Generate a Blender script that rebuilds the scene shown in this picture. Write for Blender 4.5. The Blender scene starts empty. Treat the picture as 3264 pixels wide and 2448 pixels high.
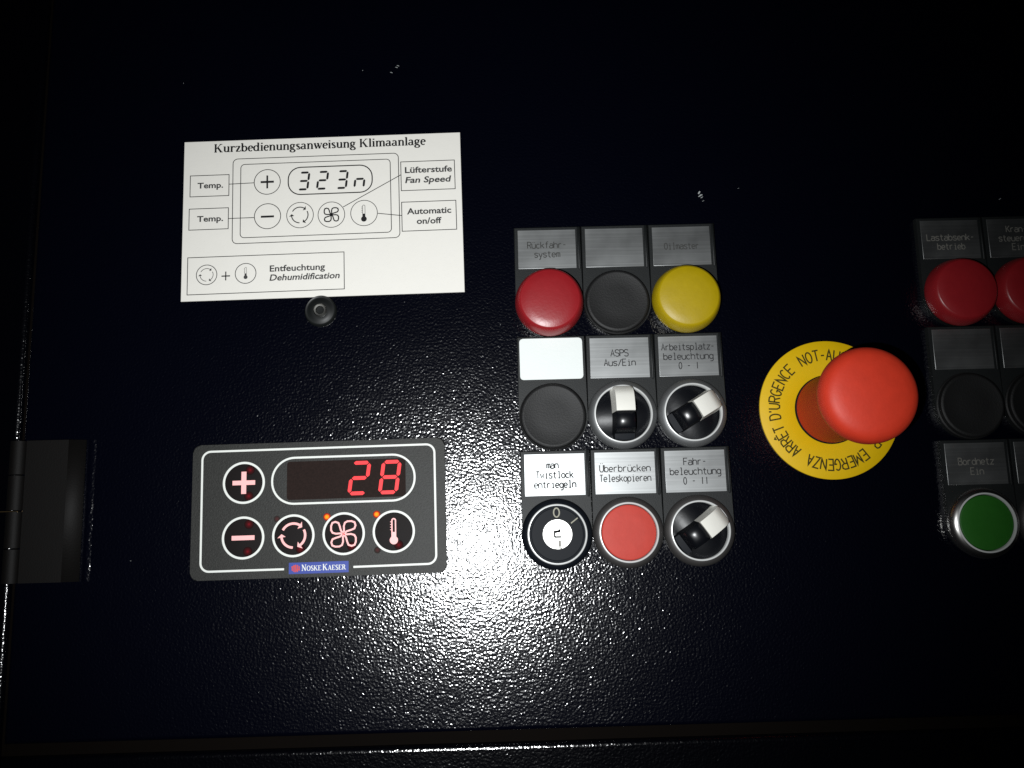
import bpy, bmesh, math, random
from mathutils import Vector, Matrix
random.seed(7)
MM = 0.001                       # every builder below is written in millimetres
sc = bpy.context.scene

# ------------------------------------------------------------------ camera, world, flash
CAM = Vector((-20.68, -121.79, 371.7)) * MM
Rcv = Matrix(((0.9996319718, -0.0266942409, 0.0048309829),
              (-0.0255368757, -0.9860538686, -0.1644555752),
              (0.0091536261, 0.1642716829, -0.9863726605)))      # world -> camera (x right, y down, z ahead)
Rwc = Rcv.transposed() @ Matrix(((1, 0, 0), (0, -1, 0), (0, 0, -1)))
cam_d = bpy.data.cameras.new('camera'); cam = bpy.data.objects.new('camera', cam_d)
sc.collection.objects.link(cam); sc.camera = cam
cam.matrix_world = Matrix.Translation(CAM) @ Rwc.to_4x4()
cam_d.sensor_fit = 'HORIZONTAL'; cam_d.sensor_width = 4.54
cam_d.lens = 2750 / 3264 * 4.54
cam_d.clip_start = 0.01; cam_d.clip_end = 20

w = bpy.data.worlds.new('World'); sc.world = w; w.use_nodes = True
w.node_tree.nodes['Background'].inputs[0].default_value = (0.6, 0.7, 1.0, 1)
w.node_tree.nodes['Background'].inputs[1].default_value = 0.0006

FLASH = Vector((-49, -138, 372)) * MM            # the phone's LED flash, a finger's width beside the lens
ld = bpy.data.lights.new('flash', 'SPOT'); ld.energy = 7.9; ld.color = (0.95, 0.975, 0.985)
ld.shadow_soft_size = 0.0016; ld.spot_size = math.radians(86); ld.spot_blend = 1.0
lo = bpy.data.objects.new('flash', ld); sc.collection.objects.link(lo)
lo.location = FLASH
aim = Vector((-52, -66, 0)) * MM
lo.rotation_euler = (aim - FLASH).to_track_quat('-Z', 'Y').to_euler()

sc.view_settings.view_transform = 'Standard'; sc.view_settings.look = 'None'
sc.view_settings.exposure = 0; sc.view_settings.gamma = 1
try:
    sc.cycles.use_denoising = False
    sc.cycles.sample_clamp_direct = 0
    sc.cycles.sample_clamp_indirect = 2
    sc.cycles.max_bounces = 6
except Exception: pass

# ------------------------------------------------------------------ materials
def mat(name, base, rough=.5, metal=0., spec=.5, emit=None, es=0., coat=0.):
    m = bpy.data.materials.new(name); m.use_nodes = True
    b = m.node_tree.nodes['Principled BSDF']
    b.inputs['Base Color'].default_value = (*base, 1)
    b.inputs['Roughness'].default_value = rough
    b.inputs['Metallic'].default_value = metal
    b.inputs['Specular IOR Level'].default_value = spec
    if coat: b.inputs['Coat Weight'].default_value = coat; b.inputs['Coat Roughness'].default_value = .12
    if emit:
        b.inputs['Emission Color'].default_value = (*emit, 1); b.inputs['Emission Strength'].default_value = es
    return m
def N(m, t, **kw):
    n = m.node_tree.nodes.new(t)
    for k, v in kw.items(): setattr(n, k, v)
    return n
def L(m, a, b): m.node_tree.links.new(a, b)
def P(m): return m.node_tree.nodes['Principled BSDF']
def coords(m, scale=(1, 1, 1), rot=(0, 0, 0)):
    tc = N(m, 'ShaderNodeTexCoord'); mp = N(m, 'ShaderNodeMapping')
    mp.inputs['Scale'].default_value = scale; mp.inputs['Rotation'].default_value = rot
    L(m, tc.outputs['Object'], mp.inputs['Vector']); return mp.outputs['Vector']
def noise(m, vec, scale, detail=2, rough=.5):
    n = N(m, 'ShaderNodeTexNoise'); n.inputs['Scale'].default_value = scale
    n.inputs['Detail'].default_value = detail; n.inputs['Roughness'].default_value = rough
    L(m, vec, n.inputs['Vector']); return n.outputs[0]
def math2(m, op, a, b):
    n = N(m, 'ShaderNodeMath', operation=op)
    for i, v in enumerate((a, b)):
        if isinstance(v, (int, float)): n.inputs[i].default_value = v
        else: L(m, v, n.inputs[i])
    return n.outputs[0]
def bump(m, height, dist, strength=1.0):
    b = N(m, 'ShaderNodeBump'); b.inputs['Distance'].default_value = dist; b.inputs['Strength'].default_value = strength
    L(m, height, b.inputs['Height']); L(m, b.outputs[0], P(m).inputs['Normal'])
def vary(m, vec, scale, lo_, hi_, socket, detail=3):
    r = N(m, 'ShaderNodeMapRange'); L(m, noise(m, vec, scale, detail), r.inputs[0])
    r.inputs[1].default_value = .3; r.inputs[2].default_value = .7
    r.inputs[3].default_value = lo_; r.inputs[4].default_value = hi_
    L(m, r.outputs[0], P(m).inputs[socket])

def powder(name, base, rough, amp=0.182):
    """structured black powder coat: rounded grains about a millimetre across"""
    m = mat(name, base, rough)
    v = coords(m)
    h1 = noise(m, v, 950, 1.2, .45)
    h3 = math2(m, 'MULTIPLY', noise(m, v, 60, 1, .5), .9)
    bump(m, math2(m, 'ADD', h1, h3), amp * MM)
    return m
M = {}
M['panel'] = powder('navy_black_powder_coat', (.0006, .0009, .0034), .155); P(M['panel']).inputs['Specular IOR Level'].default_value = .8
M['frame'] = powder('black_powder_coat', (.0006, .0007, .0016), .15, .17); P(M['frame']).inputs['Specular IOR Level'].default_value = .9
M['hinge'] = mat('black_hinge_paint', (.0018, .0013, .0011), .66, spec=.22)
_v = coords(M['hinge']); bump(M['hinge'], noise(M['hinge'], _v, 1500, 3), .00006)
def grained(name, base, rough, scale=2200, d=.00002, spec=.5, metal=0, speck=.35):
    m = mat(name, base, rough, metal, spec)
    v = coords(m)
    bump(m, noise(m, v, scale, 3, .6), d)
    mx = N(m, 'ShaderNodeMix', data_type='RGBA'); L(m, noise(m, v, scale * .7, 4, .7), mx.inputs[0])
    mx.inputs[6].default_value = (*[c * (1 - speck) for c in base], 1); mx.inputs[7].default_value = (*[c * (1 + speck) for c in base], 1)
    L(m, mx.outputs[2], P(m).inputs['Base Color'])
    return m
M['holder'] = grained('charcoal_grained_plastic', (.0068, .0082, .0085), .55, 1700, .00006, .33)
M['plug'] = grained('charcoal_matte_plastic', (.0058, .0058, .006), .58, 1500, .00009, .36)
M['foil'] = grained('dark_grey_keypad_foil', (.0175, .018, .0162), .55, 1500, .00011, .3, speck=.95)
M['window'] = grained('smoked_red_display_window', (.0145, .0075, .006), .7, 1500, .00006, .12, speck=.7)
M['key_foil'] = grained('glossy_black_key_foil', (.0065, .0045, .0045), .6, 2600, .000006, .12, speck=.5)
M['gloss'] = mat('glossy_black_plastic', (.003, .0035, .005), .30)
_v = coords(M['gloss']); bump(M['gloss'], noise(M['gloss'], _v, 420, 2), .00002)
M['satin_black'] = mat('satin_black_plastic', (.003, .0045, .0075), .6, spec=.18)
M['dish'] = mat('black_knob_dish', (.003, .0035, .005), .36, spec=.22)
_v = coords(M['dish']); bump(M['dish'], noise(M['dish'], _v, 420, 2), .00004)
M['silver'] = mat('satin_silver_bezel', (.55, .54, .52), .30, 1)
M['rubber_seal'] = mat('brown_black_rubber_seal', (.0024, .0015, .001), .8, spec=.05)  # dark brown standing in for the shade down in the gap
M['bezel'] = grained('titanium_satin_bezel', (.17, .175, .178), .52, 3000, .000003, metal=1, speck=.15); P(M['bezel']).inputs['Metallic'].default_value = .72
M['bezel_dark'] = grained('dark_titanium_bezel', (.095, .09, .088), .54, 3000, .000003, metal=1, speck=.15)
P(M['bezel_dark']).inputs['Metallic'].default_value = .75
M['rim'] = mat('bright_machined_rim', (.62, .63, .62), .3, .15)
M['chrome'] = mat('polished_steel', (.62, .62, .60), .42, .85)
M['steel'] = mat('dull_steel', (.34, .34, .32), .33, 1)
M['rubber'] = mat('dark_plastic_washer', (.005, .006, .006), .42, spec=.3)
M['hole'] = mat('dark_keyway', (.012, .012, .012), .8, spec=.05)
M['groove'] = mat('worn_keyway_groove', (.30, .29, .27), .6, spec=.1)
def plastic(name, base, rough, spec=.5, mott=.12):
    m = mat(name, base, rough, 0, spec)
    v = coords(m)
    mx = N(m, 'ShaderNodeMix', data_type='RGBA'); L(m, noise(m, v, 260, 4, .6), mx.inputs[0])
    mx.inputs[6].default_value = (*[c * (1 - mott) for c in base], 1); mx.inputs[7].default_value = (*[min(1, c * (1 + mott)) for c in base], 1)
    L(m, mx.outputs[2], P(m).inputs['Base Color'])
    bump(m, noise(m, v, 900, 3, .6), .000040)
    return m
M['red'] = plastic('red_button_plastic', (.25, .010, .014), .36)
M['orange_red'] = plastic('faded_red_button_plastic', (.46, .050, .036), .55, .2)
M['estop_red'] = plastic('signal_red_plastic', (.62, .038, .014), .54, .45)
M['shaft_red'] = mat('dull_red_shaft', (.52, .036, .015), .6, spec=.2)
M['yellow'] = plastic('yellow_button_plastic', (.37, .265, .0), .45)
M['green'] = plastic('green_button_plastic', (.014, .110, .008), .55, .3)
M['dull_red'] = plastic('dark_red_button_plastic', (.16, .03, .025), .5, .4)
M['ivory'] = plastic('ivory_pointer_plastic', (.74, .73, .67), .45, .4, .03)
M['yellow_disc'] = plastic('yellow_legend_disc', (.68, .43, .0), .55, .3, .05)
M['card'] = plastic('white_laminated_card', (.775, .755, .70), .5, .35, .02)
M['sticker'] = plastic('blank_white_insert', (.72, .76, .74), .45, .5, .02)
def brushed(name, base, rough):
    m = mat(name, base, rough, 1)
    v = coords(m, (60, 5200, 1))
    n1 = noise(m, v, 1, 4, .6)
    v2 = coords(m, (14, 900, 1))
    n2 = noise(m, v2, 1, 3, .6)
    h = math2(m, 'ADD', n1, math2(m, 'MULTIPLY', n2, 1.5))
    bump(m, h, .000006)
    mx = N(m, 'ShaderNodeMix', data_type='RGBA'); L(m, n2, mx.inputs[0])
    mx.inputs[6].default_value = (*[c * .62 for c in base], 1); mx.inputs[7].default_value = (*[min(1, c * 1.3) for c in base], 1)
    L(m, mx.outputs[2], P(m).inputs['Base Color'])
    vary(m, coords(m), 55, rough * .9, rough * 1.12, 'Roughness', 3)
    return m
M['alu'] = brushed('brushed_aluminium', (.34, .35, .35), .44)
M['engrave'] = mat('engraved_groove', (.035, .035, .036), .7, spec=.06)
M['engrave_soft'] = mat('shallow_engraved_groove', (.048, .048, .046), .7, spec=.06)
M['engrave_worn'] = mat('pale_engraved_groove', (.15, .145, .13), .8, spec=.05)  # paler copy of engrave: light caught by the grooves, put into the colour
M['ink'] = mat('black_print', (.012, .012, .013), .6, spec=.2)
M['grey_ink'] = mat('grey_print', (.05, .05, .05), .6, spec=.2)
M['disc_ink'] = mat('disc_lettering_print', (.055, .043, .004), .6, spec=.2)
M['white_print'] = mat('white_print', (.72, .74, .70), .5, spec=.3)
M['beige_print'] = mat('beige_print', (.26, .25, .19), .5, spec=.3)
M['pink_print'] = mat('backlit_legend', (.72, .46, .45), .5, emit=(1, .12, .12), es=.34, spec=.3)
M['led_red'] = mat('lit_red_segment', (.30, .02, .02), .5, emit=(1.0, .035, .045), es=.95, spec=.2)
M['blue_print'] = mat('blue_print', (.028, .055, .30), .5, spec=.3)
M['logo_red'] = mat('orange_red_print', (.55, .06, .05), .5, spec=.3)
M['brass'] = mat('worn_brass', (.60, .42, .20), .3, 1)
M['dust'] = mat('white_lint', (.35, .37, .37), .8)
def radial_glow(name, base, stops, rad):
    m = mat(name, base, .8, spec=.03)
    tc = N(m, 'ShaderNodeTexCoord'); ln = N(m, 'ShaderNodeVectorMath', operation='LENGTH')
    L(m, tc.outputs['Object'], ln.inputs[0])
    d = math2(m, 'DIVIDE', ln.outputs['Value'], rad * MM)
    r = N(m, 'ShaderNodeValToRGB'); L(m, d, r.inputs[0])
    e = r.color_ramp.elements; e[0].position = stops[0][0]; e[0].color = (*stops[0][1], 1)
    e[1].position = stops[-1][0]; e[1].color = (*stops[-1][1], 1)
    for p_, c in stops[1:-1]:
        q = e.new(p_); q.color = (*c, 1)
    L(m, r.outputs[0], P(m).inputs['Emission Color']); P(m).inputs['Emission Strength'].default_value = 1
    return m
M['amber_led'] = radial_glow('lit_amber_led', (.1, .02, .01), [(0, (1.6, .62, .02)), (.45, (1.4, .35, .01)), (.72, (.5, .015, .01)), (1, (.03, .001, .001))], 1.6)
M['dim_led'] = radial_glow('dim_red_led', (.022, .0225, .0205), [(0, (.07, .002, .006)), (.5, (.03, .001, .003)), (1, (.0, .0, .0))], 1.4)
M['leak'] = radial_glow('red_light_leak', (.0085, .0062, .0062), [(0, (.20, .003, .010)), (.4, (.06, .001, .003)), (1, (0, 0, 0))], 2.0)

# ------------------------------------------------------------------ mesh helpers (all in mm)
def link(name, me, m, parent=None, loc=(0, 0, 0), rz=0):
    o = bpy.data.objects.new(name, me); sc.collection.objects.link(o)
    if m is not None and me is not None:
        if len(me.materials) and me.materials[0] != m:      # same shape in another plastic: own copy of the mesh data
            me = me.copy(); o.data = me
        if not len(me.materials) or me.materials[0] != m:
            me.materials.clear(); me.materials.append(m)
    o.location = [c * MM for c in loc]; o.rotation_euler = (0, 0, rz)
    if parent: o.parent = parent
    return o
def finish(bm, name, smooth=None):
    bmesh.ops.scale(bm, vec=(MM,) * 3, verts=bm.verts)
    me = bpy.data.meshes.new(name); bm.to_mesh(me); bm.free()
    if smooth is not None:
        for p in me.polygons: p.use_smooth = True
        me.set_sharp_from_angle(angle=math.radians(smooth))
        for p in me.polygons:                       # broad flat tops keep their own normal
            if p.area > 60 * MM * MM and abs(p.normal.z) > .999 or len(p.vertices) > 8: p.use_smooth = False
    return me
def tag(o, label=None, cat=None, group=None, kind=None):
    if label: o['label'] = label
    if cat: o['category'] = cat
    if group: o['group'] = group
    if kind: o['kind'] = kind
    return o
def empty(name, loc, rz=0):
    o = bpy.data.objects.new(name, None); sc.collection.objects.link(o)
    o.empty_display_size = .005
    o.location = [c * MM for c in loc]; o.rotation_euler = (0, 0, rz); return o
def lathe(profile, n=72, smooth=32, name='lathe', jitter=None):
    bm = bmesh.new(); rings = []
    for r, z in profile:
        if r < 1e-6: rings.append([bm.verts.new((0, 0, z))])
        else: rings.append([bm.verts.new((r * math.cos(2 * math.pi * k / n), r * math.sin(2 * math.pi * k / n), z)) for k in range(n)])
    for a, b in zip(rings, rings[1:]):
        for k in range(n):
            k2 = (k + 1) % n
            if len(a) == 1 and len(b) == 1: continue
            if len(a) == 1: bm.faces.new((a[0], b[k], b[k2]))
            elif len(b) == 1: bm.faces.new((a[k], b[0], a[k2]))
            else: bm.faces.new((a[k], b[k], b[k2], a[k2]))
    bmesh.ops.recalc_face_normals(bm, faces=bm.faces)
    me = finish(bm, name, smooth)
    # make sure tops look up
    if sum(p.normal.z * p.area for p in me.polygons) < 0: me.flip_normals()
    return me
def box(bm, x0, x1, y0, y1, z0, z1):
    v = [bm.verts.new(c) for c in ((x0, y0, z0), (x1, y0, z0), (x1, y1, z0), (x0, y1, z0), (x0, y0, z1), (x1, y0, z1), (x1, y1, z1), (x0, y1, z1))]
    for f in ((3, 2, 1, 0), (4, 5, 6, 7), (0, 1, 5, 4), (1, 2, 6, 5), (2, 3, 7, 6), (3, 0, 4, 7)): bm.faces.new([v[i] for i in f])
def bevelled(bm, w_, seg=2, top_only=False, name='box'):
    es = [e for e in bm.edges if (not top_only) or all(v.co.z > 0.001 for v in e.verts)]
    bmesh.ops.bevel(bm, geom=es, offset=w_, segments=seg, profile=.5, affect='EDGES')
    return finish(bm, name, 50)
def outline_prism(pts, z0, z1, bev=.3, seg=2, name='prism', smooth=40):
    """closed 2D outline pushed up from z0 to z1 with a rounded top edge"""
    bm = bmesh.new()
    lo_ = [bm.verts.new((x, y, z0)) for x, y in pts]
    hi_ = [bm.verts.new((x, y, z1)) for x, y in pts]
    top = bm.faces.new(hi_); n = len(pts)
    for k in range(n): bm.faces.new((lo_[k], lo_[(k + 1) % n], hi_[(k + 1) % n], hi_[k]))
    if bev: bmesh.ops.bevel(bm, geom=list(top.edges), offset=bev, segments=seg, profile=.5, affect='EDGES')
    bmesh.ops.recalc_face_normals(bm, faces=bm.faces)
    return finish(bm, name, smooth)
def rrect(w_, h_, r, n=7):
    pts = []
    for cx, cy, a in ((w_ / 2 - r, h_ / 2 - r, 0), (-w_ / 2 + r, h_ / 2 - r, 90), (-w_ / 2 + r, -h_ / 2 + r, 180), (w_ / 2 - r, -h_ / 2 + r, 270)):
        for k in range(n + 1):
            t = math.radians(a + 90 * k / n); pts.append((cx + r * math.cos(t), cy + r * math.sin(t)))
    return pts
def arc(cx, cy, rx, ry, a0, a1, n=10):
    return [(cx + rx * math.cos(math.radians(a0 + (a1 - a0) * k / n)), cy + ry * math.sin(math.radians(a0 + (a1 - a0) * k / n))) for k in range(n + 1)]

class Ink:
    """flat strokes: each stroke is a ribbon a hair above the last so nothing overlaps in one plane"""
    def __init__(s, z=0.03): s.bm = bmesh.new(); s.z = z; s.k = 0
    def nz(s): s.k += 1; return s.z + .0012 * (s.k % 12)
    def stroke(s, pts, wd, closed=False):
        q = []
        for p in pts:
            if not q or (abs(p[0] - q[-1][0]) + abs(p[1] - q[-1][1])) > 1e-6: q.append(p)
        if closed and abs(q[0][0] - q[-1][0]) + abs(q[0][1] - q[-1][1]) < 1e-6: q.pop()
        n = len(q)
        if n < 2: return
        z = s.nz(); V = []
        for i, (x, y) in enumerate(q):
            a = q[(i - 1) % n] if (closed or i > 0) else None
            b = q[(i + 1) % n] if (closed or i < n - 1) else None
            d1 = Vector((x - a[0], y - a[1])).normalized() if a else None
            d2 = Vector((b[0] - x, b[1] - y)).normalized() if b else None
            d1 = d1 or d2; d2 = d2 or d1
            t = d1 + d2
            t = t.normalized() if t.length > 1e-4 else d1
            k = 1 / max(.45, t.dot(d1))
            wv = wd(t) if callable(wd) else (wd[i] if isinstance(wd, (list, tuple)) else wd)
            nx, ny = -t.y * wv / 2 * k, t.x * wv / 2 * k
            V.append((s.bm.verts.new((x + nx, y + ny, z)), s.bm.verts.new((x - nx, y - ny, z))))
        for i in range(n if closed else n - 1):
            a, b = V[i], V[(i + 1) % n]
            s.bm.faces.new((a[1], b[1], b[0], a[0]))
    def poly(s, pts):
        z = s.nz(); f = s.bm.faces.new([s.bm.verts.new((x, y, z)) for x, y in pts])
        f.normal_update()
        if f.normal.z < 0: f.normal_flip()
    def disc(s, cx, cy, r, n=24): s.poly([(cx + r * math.cos(2 * math.pi * k / n), cy + r * math.sin(2 * math.pi * k / n)) for k in range(n)])
    def rect(s, x0, x1, y0, y1): s.poly([(x0, y0), (x1, y0), (x1, y1), (x0, y1)])
    def build(s, name, m, parent=None, loc=(0, 0, 0), rz=0): return link(name, finish(s.bm, name), m, parent, loc, rz)

# single-stroke engraving alphabet on a 4 x 6 grid (x-height 4)
def engraver_font():
    F = {}
    bowl = lambda: arc(2, 2, 2, 2, 0, 360, 14)
    F['A'] = [[(0, 0), (2, 6), (4, 0)], [(.8, 2.2), (3.2, 2.2)]]
    F['B'] = [[(0, 0), (0, 6), (2.4, 6), (3.5, 5.4), (3.5, 3.8), (2.6, 3.2), (0, 3.2)], [(2.6, 3.2), (4, 2.4), (4, .8), (2.8, 0), (0, 0)]]
    F['E'] = [[(4, 6), (0, 6), (0, 0), (4, 0)], [(0, 3.1), (3.2, 3.1)]]
    F['F'] = [[(4, 6), (0, 6), (0, 0)], [(0, 3.1), (3.2, 3.1)]]
    F['K'] = [[(0, 0), (0, 6)], [(4, 6), (0, 2.4)], [(1.2, 3.4), (4, 0)]]
    F['L'] = [[(0, 6), (0, 0), (3.8, 0)]]
    F['O'] = [arc(2, 3, 2, 3, 0, 360, 16)]
    F['P'] = [[(0, 0), (0, 6), (2.6, 6), (4, 5.3), (4, 3.7), (2.6, 3), (0, 3)]]
    F['R'] = F['P'] + [[(2, 3), (4, 0)]]
    F['S'] = [[(4, 5.2), (3, 6), (1, 6), (0, 5.2), (0, 3.9), (1, 3.2), (3, 2.9), (4, 2.2), (4, .8), (3, 0), (1, 0), (0, .8)]]
    F['T'] = [[(0, 6), (4, 6)], [(2, 6), (2, 0)]]
    F['U'] = [[(0, 6), (0, 1.4), (1, 0), (3, 0), (4, 1.4), (4, 6)]]
    F['Ü'] = F['U'] + [[(1, 7), (1, 7.6)], [(3, 7), (3, 7.6)]]
    F['a'] = [[(.3, 3.5), (1.2, 4), (3, 4), (4, 3.2), (4, 0)], [(4, 2.4), (1, 2.4), (0, 1.6), (0, .7), (1, 0), (2.6, 0), (4, .8)]]
    F['b'] = [[(0, 6), (0, 0)], bowl()]
    F['c'] = [arc(2, 2, 2, 2, 45, 315, 10)]
    F['d'] = [[(4, 6), (4, 0)], bowl()]
    F['e'] = [[(0, 2), (4, 2)], arc(2, 2, 2, 2, 0, 315, 12)]
    F['f'] = [[(3.6, 6), (2.4, 6), (1.6, 5.2), (1.6, 0)], [(.4, 4), (3.2, 4)]]
    F['g'] = [bowl(), [(4, 4), (4, -1.2), (3, -2), (.8, -2)]]
    F['h'] = [[(0, 6), (0, 0)], [(0, 3), (1, 4), (3, 4), (4, 3), (4, 0)]]
    F['i'] = [[(1, 4), (2.2, 4), (2.2, 0)], [(1, 0), (3.4, 0)], [(2.1, 5.3), (2.1, 5.8)]]
    F['k'] = [[(0, 6), (0, 0)], [(3.6, 4), (0, 1.6)], [(1.2, 2.4), (3.9, 0)]]
    F['l'] = [[(1, 6), (2.2, 6), (2.2, 0)], [(1, 0), (3.4, 0)]]
    F['m'] = [[(0, 0), (0, 4)], [(0, 3.2), (.8, 4), (1.6, 4), (2, 3.4), (2, 0)], [(2, 3.4), (2.8, 4), (3.4, 4), (4, 3.4), (4, 0)]]
    F['n'] = [[(0, 0), (0, 4)], [(0, 3), (1, 4), (3, 4), (4, 3), (4, 0)]]
    F['o'] = [bowl()]
    F['p'] = [[(0, 4), (0, -2)], bowl()]
    F['r'] = [[(.4, 0), (.4, 4)], [(.4, 2.8), (1.6, 4), (3.4, 4)]]
    F['s'] = [[(3.8, 3.4), (3, 4), (1, 4), (.2, 3.3), (1, 2.3), (3, 1.9), (3.9, 1.1), (3, 0), (1, 0), (.1, .7)]]
    F['t'] = [[(1.6, 5.6), (1.6, .9), (2.5, 0), (3.6, 0)], [(.3, 4), (3.4, 4)]]
    F['u'] = [[(0, 4), (0, 1), (1, 0), (3, 0), (4, 1)], [(4, 4), (4, 0)]]
    F['ü'] = F['u'] + [[(1.1, 5.2), (1.1, 5.8)], [(2.9, 5.2), (2.9, 5.8)]]
    F['w'] = [[(0, 4), (.9, 0), (2, 3), (3.1, 0), (4, 4)]]
    F['y'] = [[(0, 4), (2, 0)], [(4, 4), (1.4, -2), (.4, -2)]]
    F['z'] = [[(.2, 4), (3.8, 4), (.2, 0), (3.8, 0)]]
    F['0'] = [arc(2, 3, 1.7, 3, 0, 360, 16)]
    F['I'] = [[(2, 6), (2, 0)]]
    F['N'] = [[(0, 0), (0, 6), (4, 0), (4, 6)]]
    F['M'] = [[(0, 0), (0, 6), (2, 1.6), (4, 6), (4, 0)]]
    F['Z'] = [[(0, 6), (4, 6), (0, 0), (4, 0)]]
    F['D'] = [[(0, 0), (0, 6), (1.8, 6)] + arc(1.8, 3, 2.2, 3, 90, -90, 10) + [(0, 0)]]
    F['C'] = [arc(2.1, 3, 2.1, 3, 48, 312, 14)]
    F['G'] = [arc(2.1, 3, 2.1, 3, 48, 330, 14) + [(4.1, 2.7), (2.4, 2.7)]]
    F['Y'] = [[(0, 6), (2, 3), (4, 6)], [(2, 3), (2, 0)]]
    F['Ê'] = F['E'] + [[(1.1, 6.8), (2, 7.6), (2.9, 6.8)]]
    F["'"] = [[(2, 6), (2, 4.6)]]
    F['-'] = [[(.8, 2.8), (3.2, 2.8)]]
    F['.'] = [[(1.2, 0), (1.2, .5)]]
    F['/'] = [[(.2, -.4), (3.8, 6)]]
    return F
EF = engraver_font()
def engrave(ink, text, cx, cy, pitch=1.9, cap=2.9, wd=.3):
    u = cap / 6; ux = pitch / 5.0; n = len(text)
    x0 = cx - (n * pitch - (pitch - 4 * ux)) / 2; y0 = cy - cap / 2
    for i, ch in enumerate(text):
        for st in EF.get(ch, []):
            ink.stroke([(x0 + i * pitch + x * ux, y0 + y * u) for x, y in st], wd)

# bold book serif for the card heading and the small-cap maker's name
def serif_font():
    F = {}
    def stem(x, y0, y1, sb=True, st=True, l=.85, flag=False):
        out = [('v', [(x, y0), (x, y1)])]
        if sb: out.append(('h', [(x - l - .2, y0 + .18), (x + l + .2, y0 + .18)]))
        if st: out.append(('h', [(x - l - .2, y1 - .18), (x + (.3 if flag else l + .2), y1 - .18)]))
        return out
    c = lambda *a: ('c', arc(*a))
    F['K'] = (7.6, stem(1.5, 0, 6.7) + [('h', [(2.1, 2.9), (5.6, 6.5)]), ('v', [(3.3, 3.8), (6.0, .1)]), ('h', [(4.7, 6.5), (6.9, 6.5)]), ('h', [(4.9, .18), (7.3, .18)])])
    F['u'] = (5.6, stem(1.3, 1, 4.6, False, True, flag=True) + [c(2.6, 1.5, 1.35, 1.3, 180, 330, 8)] + stem(4.3, 0, 4.6, False, True, flag=True) + [('h', [(4.3, .18), (5.4, .18)])])
    F['r'] = (4.4, stem(1.3, 0, 4.6, flag=True) + [c(2.9, 3.1, 1.3, 1.3, 160, 50, 6), ('v', [(3.7, 4.3), (3.7, 3.5)])])
    F['z'] = (4.4, [('h', [(.4, 4.4), (3.9, 4.4)]), ('v', [(3.4, 4.4), (.9, .2)]), ('h', [(.4, .2), (4.0, .2)]), ('h', [(.5, 4.4), (.4, 3.3)]), ('h', [(3.95, .2), (4.05, 1.4)])])
    F['b'] = (5.6, stem(1.2, 0, 6.8, False, True, flag=True) + [c(2.9, 2.25, 1.75, 2.1, 150, -150, 14)])
    F['d'] = (5.6, stem(4.1, 0, 6.8, False, True, flag=True) + [c(2.4, 2.25, 1.75, 2.1, 30, 330, 14), ('h', [(4.1, .18), (5.3, .18)])])
    F['e'] = (4.4, [c(2.3, 2.25, 1.6, 2.15, 5, 315, 14), ('h', [(.9, 2.5), (3.8, 2.5)])])
    F['i'] = (2.8, stem(1.4, 0, 4.6, flag=True) + [('v', [(1.4, 5.6), (1.4, 6.6)])])
    F['n'] = (5.6, stem(1.3, 0, 4.6, flag=True) + [c(2.9, 3.1, 1.4, 1.35, 165, 0, 8)] + stem(4.3, 0, 3.2, True, False))
    F['m'] = (8.3, stem(1.3, 0, 4.6, flag=True) + [c(2.8, 3.1, 1.35, 1.35, 165, 0, 8)] + stem(4.15, 0, 3.2, True, False) + [c(5.65, 3.1, 1.35, 1.35, 165, 0, 8)] + stem(7.0, 0, 3.2, True, False))
    F['g'] = (5.0, [c(2.2, 3.1, 1.35, 1.35, 0, 360, 14), ('h', [(3.2, 4.1), (4.7, 4.3)]), c(1.6, 1.3, .7, .6, 120, 250, 5), ('v', [(1.5, .65), (3.6, .35)]), c(2.4, -.9, 1.8, 1.1, 60, -240, 14)])
    F['s'] = (3.9, [c(1.95, 3.4, 1.15, 1.0, 30, 200, 8), ('v', [(.9, 3.2), (3.0, 1.6)]), c(1.95, 1.2, 1.2, 1.0, 20, -160, 8)])
    F['a'] = (5.0, [c(2.2, 3.3, 1.3, 1.1, 160, 0, 8)] + stem(3.5, .4, 3.4, False, False) + [c(2.0, 1.3, 1.35, 1.1, 60, 330, 10), ('h', [(3.5, .3), (4.7, .3)])])
    F['w'] = (7.2, [('v', [(.9, 4.5), (2.4, .1)]), ('h', [(2.4, .1), (3.7, 3.8)]), ('v', [(3.5, 4.5), (5.0, .1)]), ('h', [(5.0, .1), (6.5, 4.4)]), ('h', [(.1, 4.42), (2.0, 4.42)]), ('h', [(2.7, 4.42), (4.5, 4.42)]), ('h', [(5.6, 4.42), (7.1, 4.42)])])
    F['l'] = (2.8, stem(1.4, 0, 6.8, flag=True))
    F['N'] = (7.2, [('h', [(1.2, 0), (1.2, 6.6)]), ('v', [(1.2, 6.6), (5.8, .1)]), ('h', [(5.8, 0), (5.8, 6.6)]), ('h', [(.1, .2), (2.3, .2)]), ('h', [(4.7, 6.5), (7, 6.5)]), ('h', [(.1, 6.5), (1.6, 6.5)])])
    F['O'] = (7.4, [c(3.7, 3.3, 2.8, 3.3, 0, 360, 20)])
    F['S'] = (5.4, [c(2.7, 5.0, 1.7, 1.6, 30, 210, 10), ('v', [(1.2, 4.2), (4.2, 2.5)]), c(2.7, 1.6, 1.8, 1.6, 30, -160, 10)])
    F['E'] = (6.4, stem(1.5, 0, 6.7) + [('h', [(1.5, 6.5), (5.4, 6.5)]), ('h', [(1.5, 3.4), (4.2, 3.4)]), ('h', [(1.5, .2), (5.6, .2)]), ('h', [(5.3, 6.5), (5.4, 5.2)]), ('h', [(5.5, .2), (5.7, 1.6)])])
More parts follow.
